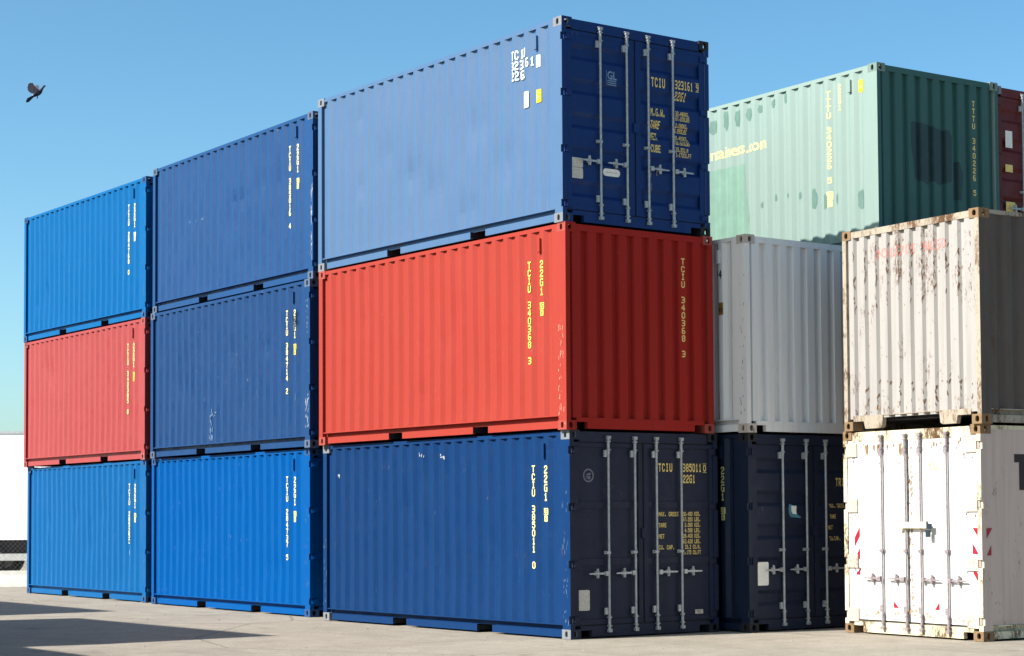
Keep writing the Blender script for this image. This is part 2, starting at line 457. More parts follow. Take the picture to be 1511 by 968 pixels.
def vent_mesh():
    def mk():
        mb = MB(); mb.box(-.545, -.505, -.026, .0035, 2.27, 2.435); mb.box(-.56, -.503, -.030, .0035, 2.258, 2.272)
        return mb.mesh('ventilator')
    return cached('vent', mk)
# ------------------------------------------------------------------ lettering: 5x7 stencil glyphs merged into rectangles
G = {'0': '01110 10001 10001 10001 10001 10001 01110', '1': '00100 01100 00100 00100 00100 00100 01110', '2': '01110 10001 00001 00110 01000 10000 11111',
     '3': '11110 00001 00001 01110 00001 00001 11110', '4': '00010 00110 01010 10010 11111 00010 00010', '5': '11111 10000 11110 00001 00001 10001 01110',
     '6': '01110 10000 10000 11110 10001 10001 01110', '7': '11111 00001 00010 00100 00100 00100 00100', '8': '01110 10001 10001 01110 10001 10001 01110',
     '9': '01110 10001 10001 01111 00001 00001 01110', 'A': '00100 01010 10001 10001 11111 10001 10001', 'B': '11110 10001 10001 11110 10001 10001 11110',
     'C': '01110 10001 10000 10000 10000 10001 01110', 'E': '11111 10000 10000 11110 10000 10000 11111', 'F': '11111 10000 10000 11110 10000 10000 10000',
     'G': '01111 10000 10000 10011 10001 10001 01111', 'I': '01110 00100 00100 00100 00100 00100 01110', 'K': '10001 10010 10100 11000 10100 10010 10001',
     'L': '10000 10000 10000 10000 10000 10000 11111', 'M': '10001 11011 10101 10101 10001 10001 10001', 'N': '10001 11001 10101 10011 10001 10001 10001',
     'O': '01110 10001 10001 10001 10001 10001 01110', 'P': '11110 10001 10001 11110 10000 10000 10000', 'R': '11110 10001 10001 11110 10100 10010 10001',
     'S': '01111 10000 10000 01110 00001 00001 11110', 'T': '11111 00100 00100 00100 00100 00100 00100', 'U': '10001 10001 10001 10001 10001 10001 01110',
     'W': '10001 10001 10001 10101 10101 11011 10001', 'X': '10001 01010 00100 00100 00100 01010 10001', 'Y': '10001 01010 00100 00100 00100 00100 00100',
     '.': '00000 00000 00000 00000 00000 01100 01100', ',': '00000 00000 00000 00000 01100 00100 01000', '/': '00001 00001 00010 00100 01000 10000 10000',
     '(': '00010 00100 01000 01000 01000 00100 00010', ')': '01000 00100 00010 00010 00010 00100 01000', ' ': '00000 '*7}
GC = {}
def glyph_cells(ch, bold=1):
    """5x7 glyph drawn on a 3x finer raster, thickened, and merged into non-overlapping rectangles (unit square)"""
    if (ch, bold) in GC: return GC[(ch, bold)]
    rows = G[ch].split(); U, Wd, Hg = 5, 25+2*bold, 35+2*bold; on = set()
    for rr in range(7):
        for c in range(5):
            if rows[rr][c] == '1':
                for x in range(c*U, (c+1)*U+2*bold):
                    for y in range(rr*U, (rr+1)*U+2*bold):
                        # shave the corners of free standing cells so that curves read as curves
                        on.add((x, y))
    for cx, cy in ((0, 0), (Wd-1, 0), (0, Hg-1), (Wd-1, Hg-1)):
        if ch in '0235689CGOSU': on.discard((cx, cy))
    if ch == 'U': on |= {(0, 0), (Wd-1, 0)}
    runs = {}
    for x in range(Wd):
        y = 0; col = []
        while y < Hg:
            if (x, y) in on:
                q = y
                while q < Hg and (x, q) in on: q += 1
                col.append((y, q)); y = q
            else: y += 1
        runs[x] = col
    out = []; active = {}
    for x in range(Wd+1):
        cur = set(runs.get(x, []))
        for k in list(active):
            if k not in cur: out.append((active[k]/Wd, x/Wd, 1-k[1]/Hg, 1-k[0]/Hg)); del active[k]
        for k in cur: active.setdefault(k, x)
    GC[(ch, bold)] = out; return out
def glyph_rects(ch, w_, h_, bold=1):
    return [(a*w_, b*w_, c*h_, e*h_) for a, b, c, e in glyph_cells(ch, bold)]
def text_rects(txt, x, z, w_, h_, adv=None, vertical=False, step=.1):
    """x,z = left/top start"""
    out = []
    for i, ch in enumerate(txt):
        ox, oz = (x, z-step*i) if vertical else (x+(adv or w_*1.3)*i, z)
        for a, b, c, e in glyph_rects(ch, w_, h_): out.append((ox+a, ox+b, oz-h_+c, oz-h_+e))
    return out
def words(txt, x, adv):
    """split a line into its words: (word, start x)"""
    out = []; i = 0
    for wd in txt.split(' '):
        if wd: out.append((wd, x+i*adv))
        i += len(wd)+1
    return out
def lay(rects, face, prof=None, off=.0025, name='lettering', yoff=0.):
    """rects in (along, z). face 's0': side y=0 (along = x), 's1': side y=W (along = x, mirrored), 'e': end x=0 (along = y)."""
    mb = MB()
    for a, b, c, e in rects:
        cuts = [a]
        if prof: cuts += [p[0] for p in prof if a+1e-4 < p[0] < b-1e-4]
        cuts.append(b)
        for p, q in zip(cuts, cuts[1:]):
            dp = depth_at(prof, p) if prof else 0; dq = depth_at(prof, q) if prof else 0
            if face == 's0': mb.quad((p, dp+.004-off, c), (q, dq+.004-off, c), (q, dq+.004-off, e), (p, dp+.004-off, e))
            elif face == 's1': mb.quad((p, W-dp-.004+off, c), (p, W-dp-.004+off, e), (q, W-dq-.004+off, e), (q, W-dq-.004+off, c))
            else: mb.quad((yoff-dp+off, p, c), (yoff-dq+off, q, c), (yoff-dq+off, q, e), (yoff-dp+off, p, e))
    return mb.mesh(name)
def polys_lay(polys, face, prof=None, off=.0025, name='patch', yoff=0.):
    """arbitrary polygons in (along, z), cut at the corrugation bends so that they lie on the sheet"""
    bm = bmesh.new()
    for pl in polys: bm.faces.new([bm.verts.new((p[0], 0, p[1])) for p in pl])
    if prof:
        for px, _ in prof:
            bmesh.ops.bisect_plane(bm, geom=bm.verts[:]+bm.edges[:]+bm.faces[:], plane_co=(px, 0, 0), plane_no=(1, 0, 0))
    for v in bm.verts:
        dd = depth_at(prof, v.co.x) if prof else 0
        if face == 's0': v.co.y = dd+.004-off
        elif face == 's1': v.co.y = W-dd-.004+off
        else: v.co = Vector((yoff-dd+off, v.co.x, v.co.z))
    me = bpy.data.meshes.new(name); bm.to_mesh(me); bm.free(); return me
def font_polys(txt, size, x, z, sx=1., bold=0.):
    cu = bpy.data.curves.new('t', 'FONT'); cu.body = txt; cu.size = size; cu.offset = bold; cu.resolution_u = 3
    o = bpy.data.objects.new('t', cu); COL.objects.link(o)
    me = bpy.data.meshes.new_from_object(o); vs = [(x+v.co.x*sx, z+v.co.y) for v in me.vertices]
    out = [[vs[i] for i in p.vertices] for p in me.polygons]
    bpy.data.objects.remove(o); bpy.data.curves.remove(cu); bpy.data.meshes.remove(me); return out
def fit_right(polys, xr_):
    mx = max(p[0] for q_ in polys for p in q_)
    return [[(p[0]-mx+xr_, p[1]) for p in q_] for q_ in polys]
def rrect(a, b, c, e, r_=.02, n=4):
    pts = []
    for cx, cy, t0 in ((b-r_, e-r_, 0), (a+r_, e-r_, 90), (a+r_, c+r_, 180), (b-r_, c+r_, 270)):
        for i in range(n+1):
            t = math.radians(t0+90*i/n); pts.append((cx+r_*math.cos(t), cy+r_*math.sin(t)))
    return pts
def blob(cx, cz, rx, rz, rnd, n=14):
    pts = []
    for i in range(n):
        t = 2*math.pi*i/n; k = rnd.uniform(.82, 1.12); c, s_ = math.cos(t), math.sin(t)
        pts.append((cx+rx*k*math.copysign(abs(c)**.7, c), cz+rz*k*math.copysign(abs(s_)**.8, s_)))
    return pts
# ------------------------------------------------------------------ container assembly
def container(label, pos, rz, m, end='door_flat', frame=None, casting='casting_blue', detail=True, group='stacked shipping containers', dent=False, side_m=None, end_m=None, vent=True, name='shipping_container', casting2=None, cend=None, var=0):
    """m: paint material; end: door_flat, door_corr, door_reefer, front, deep"""
    t = empty(name, label, 'shipping container', pos, rz, group)
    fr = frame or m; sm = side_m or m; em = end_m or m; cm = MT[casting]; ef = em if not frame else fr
    for xe in (0, 1):
        for ye in (0, 1):
            for top in (0, 1):
                c_ = cm if (ye == 0 or not casting2) else MT[casting2]  # casting2: dark tone standing in for shade on back-side castings
                put(casting_mesh(xe, ye, top), 'corner_casting', t, [c_, (cend or c_)] if xe == 0 else [c_])  # cend: end faces of near castings take a shade-toned paint
            pm = sm if (ye == 1 and side_m) else fr
            put(post(xe, ye, end.startswith('door')), 'corner_post', t, [pm, ef] if xe == 0 else [pm])  # end faces use ef, which carries shade where end_m is set
    for ye in (0, 1):
        put(bottom_rail(ye), 'bottom_rail', t, [fr, MT['dark']]); put(top_rail(ye, dent and ye == 0), 'top_rail', t, [fr])
        if end == 'door_reefer':
            Y0, Y1 = (.004, .05) if ye == 0 else (W-.05, W-.004)
            put(cached(('smooth_side', ye), lambda: MB().box(-L+.1, -.16, Y0, Y1, .24, 2.53).box(-L+.1, -.16, Y0+.008 if ye == 0 else Y0, Y1 if ye == 0 else Y1-.008, .186, .24).mesh('side_panel')), 'side_panel', t, [sm])
        else: put(side_panel(ye, var if ye == 0 else 0), 'side_panel', t, [sm])
    put(far_panel(), 'rear_wall', t, [m]); put(roof(), 'roof', t, [m]); put(floor(), 'floor', t, [MT['dark']])
    if end in ('front', 'deep'):
        put(header(0, .0, 2.49), 'top_end_rail', t, [ef]); put(sill(True, .155 if end == 'front' else .19, end == 'deep'), 'sill', t, [ef])
        put(end_panel(end), 'end_panel', t, [em])
    else:
        st = end.split('_')[1]
        put(header(), 'header', t, [ef]); put(sill(), 'sill', t, [ef]); put(gasket(), 'gasket', t, [MT['rubber_grey' if st == 'reefer' else 'rubber']])
        rods = ((.60, -1, 0), (1.03, -1, 0), (1.385, 1, 1), (1.80, 1, 1)) if st != 'reefer' else ((.73, -1, 0), (1.16, -1, 0), (1.42, 1, 1), (1.88, 1, 1))
        gm = MT['galv_rusty' if st == 'reefer' else 'galv']
        for sd in (0, 1):
            dr = put(door_leaf(sd, st), 'door', t, [em])
            for z in NOTCH:
                put(hinge_mesh(sd, st == 'reefer'), 'hinge', dr, [em if st != 'reefer' else MT['hinge_beige']], (0, 0, z))
            for y, dn, s2 in rods:
                if s2 != sd: continue
                put(rod_mesh(dn, st == 'reefer'), 'lock_rod', dr, [gm], (0, y, 0))
                if detail:
                    put(bracket_mesh(), 'rod_bracket', dr, [gm], (0, y, 2.30)); put(bracket_mesh(), 'rod_bracket', dr, [gm], (0, y, .33))
                    put(guide_mesh(), 'rod_guide', dr, [gm], (0, y, 1.06))
                    put(handle_mesh(dn), 'door_handle', dr, [gm], (0, y, .80 if st != 'reefer' else .71))
            if st != 'reefer' and sd == 0:
                put(cached('keeper', lambda: MB().box(-.014, .012, 1.145, 1.225, 1.24, 1.36).mesh('door_keeper')), 'door_keeper', dr, [em])
    if vent and end != 'door_reefer': put(vent_mesh(), 'ventilator', t, [fr])
    return t
def vertical_ids(t, code, mat, typ='22G1', us=True, usmat=None, missing=()):
    """owner code and number down one corrugation, size code down the next, as painted on these boxes"""
    r_ = text_rects(code, -.762-.033, 2.165, .066, .090, vertical=True, step=.1015)
    if missing: r_ = [q for q in r_ if not (missing[0] < q[2] < missing[1] and random.random() < .5)]
    put(lay(r_, 's0', SP), 'identification_lettering', t, [mat])
    put(lay(text_rects(typ, -.5-.033, 2.158, .066, .102, vertical=True, step=.115), 's0', SP), 'size_lettering', t, [mat])
    if us:
        q = [(-.555, -.455, 1.535, 1.622), (-.53, -.465, 1.452, 1.528)]
        put(polys_lay([rrect(a, b, c, e, .008, 2) for a, b, c, e in q], 's0', SP), 'country_label', t, [usmat or mat])
        put(lay(text_rects('US', -.545, 1.612, .034, .066, .044)+text_rects('6', -.512, 1.52, .03, .058), 's0', SP, .004), 'country_lettering', t, [MT['label_ink'] if usmat else MT['dim_yellow']])
Z = (0, H, 2*H)
def cpos(x, y, lvl): return (x, y, Z[lvl])
A = math.radians
# paints
P_azure = paint('azure_paint', (0.0005, 0.1308, 0.4805), .3, .1, .08, .40, 11, .04, None, .0)
P_azure2 = paint('sky_azure_paint', (0.0006, 0.1730, 0.4969), .25, .1, .10, .38, 21, .08, None, .02)
P_azure3 = paint('dusty_azure_paint', (0.0023, 0.1625, 0.4787), .25, .1, .12, .42, 31, .10, None, .05)
P_royal = paint('royal_blue_paint', (.009, .0595, .208), .18, .1, .16, .42, 41, .08, None, .03)
P_denim = paint('denim_blue_paint', (0.0157, 0.0978, 0.3038), .22, 0, .22, .42, 51)
P_denim2 = paint('dull_denim_paint', (0.0100, 0.0762, 0.2530), .28, 0, .25, .44, 61)
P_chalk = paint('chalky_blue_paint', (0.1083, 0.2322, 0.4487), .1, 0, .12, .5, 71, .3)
P_blue_shade = paint('shaded_blue_end_paint', (.009, .051, .235), .2, 0, .3, .42, 81, .15)  # doors and end frame; shade darkening is part of this blue
P_royal_shade = paint('shaded_royal_blue_paint', (.041, .048, .086), .2, 0, .3, .5, 91, .1)  # blue of the near end with its shade put into the colour
P_navy2 = paint('midnight_blue_paint', (.018, .030, .070), .25, .0, .35, .45, 101)
P_red = paint('red_paint', (0.5868, 0.0747, 0.0516), .25, 0, .12, .45, 111, .08, (.75, .45, .38))
P_red2 = paint('faded_red_paint', (0.5692, 0.0773, 0.0775), .2, 0, .2, .45, 121, .3, (.75, .45, .38))
P_maroon = paint('dark_red_paint', (.20, .03, .028), .2, .1, .3, .45, 131)
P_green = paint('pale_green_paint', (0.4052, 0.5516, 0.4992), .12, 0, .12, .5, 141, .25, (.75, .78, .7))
P_green_shade = paint('shaded_green_end_paint', (.070, .200, .185), .1, 0, .25, .5, 151)  # end wall green, darkened to carry its shade
P_grey = paint('grey_white_paint', (1.2373, 1.2161, 1.1977), .3, .10, .3, .5, 161)
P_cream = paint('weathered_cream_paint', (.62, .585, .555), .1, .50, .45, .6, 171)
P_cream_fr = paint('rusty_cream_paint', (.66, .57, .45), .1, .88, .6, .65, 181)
P_cream_sd = paint('shaded_dirty_cream_paint', (0.1835, 0.1453, 0.1260), .1, .5, .6, .65, 185)  # cream darkened for the shaded long side, plus dirt and rust
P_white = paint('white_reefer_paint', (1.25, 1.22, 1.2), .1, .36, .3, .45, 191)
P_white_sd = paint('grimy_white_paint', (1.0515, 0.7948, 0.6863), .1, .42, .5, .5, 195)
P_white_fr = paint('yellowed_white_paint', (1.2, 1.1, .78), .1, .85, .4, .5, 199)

GA = 'left stack'; 
# stack A (far left)
P_red_shade = paint('shaded_red_end_paint', (.59, .040, .030), .2, 0, .12, .55, 116, .03)  # the side's red again, with end-wall shade worked into the tone
a1 = container('azure blue container on the ground at the far left, under the small red one', cpos(-13.499, .611, 0), A(-1.5), P_azure3, dent=True, var=1)
vertical_ids(a1, 'TCIU 285252 0', MT['pale_yellow'], usmat=MT['cream'], missing=(.8, 1.1))
a2 = container('faded red container in the middle of the far left stack, between two blue ones', cpos(-13.476, .569, 1), A(-1.03), P_red2, casting='casting_pink', var=2)
vertical_ids(a2, 'TCIU 340385 8', MT['cream'], usmat=MT['yellow'])
a3 = container('bright sky blue container on top of the far left stack', cpos(-13.474, .58, 2), A(-.76), P_azure2, var=3)
vertical_ids(a3, 'TCIU 284768 0', MT['pale_yellow'], usmat=MT['bright'])
# stack B
b1 = container('vivid azure container on the ground in the second stack from left', cpos(-6.937, .275, 0), A(-1.98), P_azure, var=4)
vertical_ids(b1, 'TCIU 284737 5', MT['pale_yellow'], usmat=MT['cream'])
b2 = container('dull blue scuffed container in the middle of the second stack, bird shadow on its side', cpos(-6.80, .198, 1), A(-1.84), P_denim2, casting='casting_denim', var=5)
vertical_ids(b2, 'TCIU 384714 2', MT['pale_yellow'], usmat=MT['yellow'])
b3 = container('denim blue container on top of the second stack from left', cpos(-6.765, .235, 2), A(-1.66), P_denim, casting='casting_denim', var=6)
vertical_ids(b3, 'TCIU 385016 4', MT['pale_yellow'], usmat=MT['cream'])
# stack C (nearest)
c1 = container('royal blue container with shade-toned navy doors at the foot of the tallest near stack', cpos(0, 0, 0), 0, P_royal, end_m=P_royal_shade, casting='casting_worn', casting2='casting_navy_shade', cend=P_royal_shade, var=7)
vertical_ids(c1, 'TCIU 385011 0', MT['cream'], usmat=MT['cream'])
MT['casting_red'] = paint('worn_red_casting', (.60, .10, .07), .9, .1, .2, .5, 115, .3, (.80, .60, .45))
c2 = container('bright red container with closed ribbed end, middle of the near stack', cpos(.014, -.053, 1), A(.23), P_red, end='front', end_m=P_red_shade, casting='casting_red', cend=P_red_shade, var=8)
vertical_ids(c2, 'TCIU 340368 3', MT['yellow'], usmat=MT['yellow'])
c3 = container('pale chalky blue container with blue doors darkened for shade, topmost of the near stack', cpos(-.014, -.068, 2), A(.04), P_chalk, end='door_corr', end_m=P_blue_shade, casting='casting_worn', casting2='casting_navy_shade', cend=P_blue_shade, var=9)
# stack D (behind, right of C)
d1 = container('midnight blue container with a light blue sticker on its door, beside the white reefer', cpos(.43, 2.585, 0), 0, P_navy2, end='door_corr', casting='casting_navy_shade')
d2 = container('grey white container with closed ribbed end, on the midnight blue one', cpos(.46, 2.555, 1), 0, P_grey, end='front', casting='casting_beige', side_m=P_grey)
# stack G and R behind
MT['casting_green'] = paint('green_casting', (.30, .42, .36), .5, .05, .3, .5, 145)
g3 = container('pale green container with darker touch-up patches, behind at the upper right', cpos(.484, 5.019, 2), A(-1.58), P_green, end='front', end_m=P_green_shade, casting='casting_green')
rx, ry = .45, 7.49
r3 = container('dark red container at the right edge of the photo beside the green one', cpos(rx, ry, 2), A(-1.0), P_maroon, end='door_corr', casting='casting_worn')
for lvl, (nm, pt) in enumerate((('plain blue container hidden under the green stack', P_royal), ('plain grey container hidden beneath the green one', P_grey))):
    container(nm, cpos(.46, 5.03, lvl), A(-1.2), pt, end='front', detail=False)
for lvl, (nm, pt) in enumerate((('plain blue container at the base of the dark red stack', P_denim2), ('plain red container beneath the dark red one', P_red2))):
    container(nm, cpos(rx, ry+.01, lvl), A(-1.0), pt, end='front', detail=False)
# stack F (right): end walls face the sun, so they are turned by -90 degrees
def fplace(x, y, yaw, lvl):
    ex = Vector((math.cos(yaw), math.sin(yaw), 0)); p = Vector((x, y, Z[lvl]))-ex*W
    return tuple(p), yaw-math.pi/2
p1, y1 = fplace(3.608, 3.41, A(-3.71), 0)
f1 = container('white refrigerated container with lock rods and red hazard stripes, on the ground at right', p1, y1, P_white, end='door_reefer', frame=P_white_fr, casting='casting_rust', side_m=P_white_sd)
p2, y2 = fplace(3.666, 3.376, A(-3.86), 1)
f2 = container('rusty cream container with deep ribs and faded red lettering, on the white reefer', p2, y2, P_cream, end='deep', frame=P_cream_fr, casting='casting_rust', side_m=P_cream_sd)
# the row left of the picture whose shadows fall on the apron
off_m = [P_royal, P_red2, P_denim]
for k, (x, y, n, rz) in enumerate(((-5.0, -14.0, 3, 1.5), (-12.75, -12.8, 3, 0), (1.46, -14.25, 2, .4))):
    for lv in range(n):
        container('%s container, %s of the %s stack outside the left edge' % (('blue', 'red', 'pale blue')[lv], ('lowest', 'second', 'topmost')[lv], ('middle', 'farthest', 'nearest')[k]), cpos(x, y, lv), A(rz), off_m[lv], end='front', detail=False, group='containers beyond the left edge')
# ------------------------------------------------------------------ markings, near stack
def E(parent, me, name, mat): return put(me, name, parent, [mat])
# C1 doors
xd = -.034; xo = -.010
for q in (text_rects('TCIU', 1.455, 2.19, .046, .108, .062), text_rects('385011', 1.868, 2.19, .043, .108, .0545)):
    E(c1, lay(q, 'e', None, .003, yoff=xd), 'identification_lettering', MT['dim_yellow'])
E(c1, lay([(a, b, c, e) for a, b, c, e in text_rects('0', 2.215, 2.175, .048, .085)]+[(2.205, 2.273, 2.186, 2.192), (2.205, 2.273, 2.074, 2.080)], 'e', None, .003, yoff=xd), 'check_digit_lettering', MT['dim_yellow'])
E(c1, lay(text_rects('22G1', 1.868, 2.045, .043, .108, .0545), 'e', None, .003, yoff=xd), 'size_lettering', MT['dim_yellow'])
for i, (a, vals) in enumerate((('MAX. GROSS', ('30,480 KGS.', '67,200 LBS.')), ('TARE', ('2,080 KGS.', '4,580 LBS.')), ('NET', ('28,400 KGS.', '62,620 LBS.')), ('CU. CAP.', ('33.2 CU.M.', '1,170 CU.FT')))):
    z = 1.565-i*.142
    for wd, wx in words(a, 1.450, .034): E(c1, lay(text_rects(wd, wx, z, .028, .056, .034), 'e', None, .003, yoff=xd), 'weight_lettering', MT['dim_yellow'])
    for j, v in enumerate(vals):
        for wd, wx in words(v, 1.862+(11-len(v))*.0275, .0275): E(c1, lay(text_rects(wd, wx, z-j*.071, .023, .054, .0275), 'e', None, .003, yoff=xd), 'weight_lettering', MT['dim_yellow'])
ring = []
for i in range(24):
    t0, t1 = 2*math.pi*i/24, 2*math.pi*(i+1)/24
    ring.append([(.318+.085*math.cos(t0), 2.025+.085*math.sin(t0)), (.318+.085*math.cos(t1), 2.025+.085*math.sin(t1)), (.318+.066*math.cos(t1), 2.025+.066*math.sin(t1)), (.318+.066*math.cos(t0), 2.025+.066*math.sin(t0))])
ring += [[(.28, 2.04), (.35, 2.06), (.355, 2.035), (.30, 2.022)], [(.30, 2.015), (.35, 2.015), (.345, 1.98), (.31, 1.975)], [(.272, 2.02), (.288, 2.02), (.30, 1.99), (.29, 1.985)]]
E(c1, polys_lay(ring, 'e', None, .003, yoff=xd), 'round_emblem', plain('emblem_print', (.23, .22, .26), .6))
E(c1, polys_lay([rrect(.145, .325, .345, .60, .02)], 'e', None, .003, yoff=xd), 'safety_plate', MT['label_grey'])
E(c1, polys_lay([rrect(2.055, 2.19, .245, .30, .005)], 'e', None, .003, yoff=xd), 'maker_plate', MT['label_grey'])
E(c1, lay(text_rects('TCI', 2.085, .288, .018, .03, .026), 'e', None, .0045, yoff=xd), 'maker_lettering', MT['label_ink'])
# C3 side markings
q = text_rects('TCIU', -1.09, 2.335, .058, .118, .084)+text_rects('323161', -1.09, 2.20, .058, .118, .079)+text_rects('22G1', -1.09, 2.065, .058, .118, .084)
E(c3, lay(q, 's0', SP), 'identification_lettering', MT['bright'])
E(c3, polys_lay([rrect(-.545, -.455, 2.03, 2.185, .008)], 's0', SP), 'check_digit_frame', MT['bright'])
E(c3, lay(text_rects('9', -.525, 2.165, .05, .12), 's0', SP, .004), 'check_digit_lettering', MT['cream'])
E(c3, polys_lay([rrect(-.82, -.715, 1.555, 1.765, .012)], 's0', SP), 'white_label', MT['label_white'])
E(c3, lay([(-.80, -.735, z, z+.012) for z in (1.73, 1.70, 1.67, 1.64, 1.60)], 's0', SP, .004), 'label_print', MT['dim_yellow'])
E(c3, polys_lay([rrect(-.55, -.445, 1.575, 1.745, .014)], 's0', SP), 'height_label', MT['label_yellow'])
E(c3, lay([(-.535, -.505, 1.62, 1.68), (-.50, -.465, 1.69, 1.70), (-.50, -.465, 1.64, 1.65), (-.535, -.46, 1.715, 1.722)], 's0', SP, .004), 'label_print', MT['dim_yellow'])
# C3 door markings, on the ribbed leaves
def door_prof_z(z):
    lo, hi = .22, 2.382; st = (hi-lo)/5
    i = min(4, max(0, int((z-lo)/st))); c = lo+st*(i+.5); q_ = abs(z-c)
    return 0 if q_ > .105 else (.036 if q_ < .055 else .036*(.105-q_)/.05)
def lay_door(rects, off=.003, name='lettering'):
    bks = []
    lo, hi = .22, 2.382; st = (hi-lo)/5
    for i in range(5):
        c = lo+st*(i+.5); bks += [c-.105, c-.055, c+.055, c+.105]
    mb = MB()
    for a, b, c, e in rects:
        cuts = [c]+[k for k in bks if c+1e-4 < k < e-1e-4]+[e]
        for p, q_ in zip(cuts, cuts[1:]):
            xp, xq = -.018-door_prof_z(p)+off, -.018-door_prof_z(q_)+off
            mb.quad((xp, a, p), (xp, b, p), (xq, b, q_), (xq, a, q_))
    return mb.mesh(name)
for q in (text_rects('TCIU', 1.46, 2.005, .047, .125, .062), text_rects('323161', 1.866, 2.015, .040, .118, .0525), text_rects('9', 2.225, 2.005, .045, .095)+[(2.21, 2.285, 2.012, 2.018), (2.21, 2.285, 1.898, 1.904)],
          text_rects('22G1', 1.866, 1.865, .040, .112, .0525)):
    E(c3, lay_door(q), 'identification_lettering', MT['dim_yellow'])
for i, (a, v1, v2) in enumerate((('M.G.W.', '30,480KG.', '67,200LBS'), ('TARE', '2,080KG.', '4,590LBS'), ('NET', '28,400KG.', '62,610LBS'), ('CUBE', '33.2CU.M', '1,172CU.FT'))):
    z = 1.60-i*.158
    E(c3, lay_door(text_rects(a, 1.445, z, .036, .10, .042)), 'weight_lettering', MT['dim_yellow'])
    for v, zz in ((v1, z+.005), (v2, z-.062)): E(c3, lay_door(text_rects(v, 1.866, zz, .023, .058, .027)), 'weight_lettering', MT['dim_yellow'])
gl = font_polys('GL', .145, .735, 1.885, .85, .004)
E(c3, polys_lay(gl+[[(.735, 1.858), (.88, 1.858), (.88, 1.872), (.735, 1.872)], [(.735, 1.832), (.88, 1.832), (.88, 1.846), (.735, 1.846)], [(.735, 1.806), (.88, 1.806), (.88, 1.82), (.735, 1.82)], [(.718, 1.80), (.724, 1.80), (.724, 2.0), (.718, 2.0)]], 'e', None, .003, yoff=-.018), 'round_emblem', MT['pale_blue'])
E(c3, polys_lay([rrect(.135, .335, .705, .825, .02), rrect(.135, .335, .565, .70, .02)], 'e', None, .003, yoff=-.018), 'safety_plate', MT['label_grey'])
E(c3, polys_lay([rrect(.655, .93, .64, .735, .045, 6)], 'e', None, .003, yoff=-.018), 'oval_plate', MT['label_white'])
E(c3, lay([(.69, .895, .683, .692)], 'e', None, .0045, yoff=-.018), 'plate_print', MT['label_grey'])
wr = plain('chalk_marks', (.30, .28, .27), .7)
E(c3, polys_lay([[(1.42, .83), (1.455, .84), (1.46, .80), (1.43, .79)], [(1.425, .76), (1.445, .76), (1.45, .70), (1.435, .70)], [(1.44, .62), (1.45, .62), (1.46, .52), (1.452, .52)], [(1.53, .83), (1.545, .84), (1.55, .72), (1.535, .72)], [(1.55, .85), (1.60, .86), (1.60, .845), (1.55, .835)]], 'e', None, .003, yoff=-.018), 'worn_marks', wr)
# C2 end number
EP = end_profile('front')
E(c2, lay(text_rects('TCIU 340368 3', 1.93-.03, 2.27, .060, .085, vertical=True, step=.1005), 'e', EP, .003, yoff=-.012), 'end_identification_lettering', MT['dim_yellow'])
# D1
vertical_ids(d1, 'TCIU 385020 7', MT['cream'], usmat=MT['cream'])
for wd, wx in words('TRIU 463', 1.60, .058): E(d1, lay_door(text_rects(wd, wx, 2.01, .045, .11, .058)), 'identification_lettering', MT['dim_yellow'])
for i, a in enumerate(('MAX. GROSS', 'TARE', 'NET', 'CU.CAP.')): 
    for wd, wx in words(a, 1.485, .029): E(d1, lay_door(text_rects(wd, wx, 1.665-i*.146, .024, .055, .029)), 'weight_lettering', MT['dim_yellow'])
E(d1, polys_lay([[(.735, 1.66), (.77, 1.655), (.80, 1.645), (.875, 1.64), (.868, 1.56), (.885, 1.52), (.95, 1.49), (.94, 1.475), (.90, 1.478), (.76, 1.488), (.735, 1.53), (.725, 1.60)]], 'e', None, .003, yoff=-.018), 'sticker', MT['label_teal'])
E(d1, polys_lay([[(.775, 1.638), (.868, 1.633), (.862, 1.56), (.872, 1.525), (.80, 1.53), (.775, 1.57)]], 'e', None, .0045, yoff=-.018), 'sticker_paper', MT['label_white'])
E(d1, polys_lay([rrect(.13, .355, .60, .905, .02)], 'e', None, .003, yoff=-.018), 'safety_plate', MT['label_white'])
# D2
put(lay(text_rects('NAXU4    4', -.762-.028, 2.17, .056, .092, vertical=True, step=.10)+text_rects('4', -.60, 2.17, .03, .09), 's0', SP), 'identification_lettering', d2, [MT['navy_letter']])
put(lay(text_rects('4', -.528, 2.165, .056, .11), 's0', SP), 'size_lettering', d2, [MT['navy_letter']])
E(d2, polys_lay([rrect(-.545, -.452, 1.57, 1.735, .01)], 's0', SP), 'height_label', MT['label_ochre'])
E(d2, lay([(-.53, -.47, 1.69, 1.70), (-.53, -.50, 1.62, 1.67), (-.49, -.465, 1.60, 1.67)], 's0', SP, .004), 'label_print', MT['label_ink'])
# G3
rn = random.Random(5)
E(g3, polys_lay(fit_right(font_polys('containers.com', .25, 0, 1.765, 1.0, .003), -2.31), 's0', SP), 'company_lettering', MT['cream'])
put(lay(text_rects('TTTU 340226 5', -1.024+.045-.035, 2.36, .07, .088, vertical=True, step=.103), 's0', SP), 'identification_lettering', g3, [MT['cream']])
put(lay(text_rects('22G1', -.762+.02-.03, 2.42, .055, .085, vertical=True, step=.098), 's0', SP), 'size_lettering', g3, [MT['cream']])
E(g3, polys_lay([rrect(-1.04, -.93, .80, .92, .01), rrect(-1.02, -.94, .70, .79, .01)], 's0', SP), 'country_label', MT['cream'])
E(g3, polys_lay([rrect(-.395, -.275, 2.235, 2.41, .01)], 's0', SP), 'height_label', MT['label_yellow'])
E(g3, lay([(-.37, -.30, 2.37, 2.38), (-.37, -.34, 2.29, 2.34), (-.33, -.30, 2.29, 2.30)], 's0', SP, .004), 'label_print', MT['dim_yellow'])
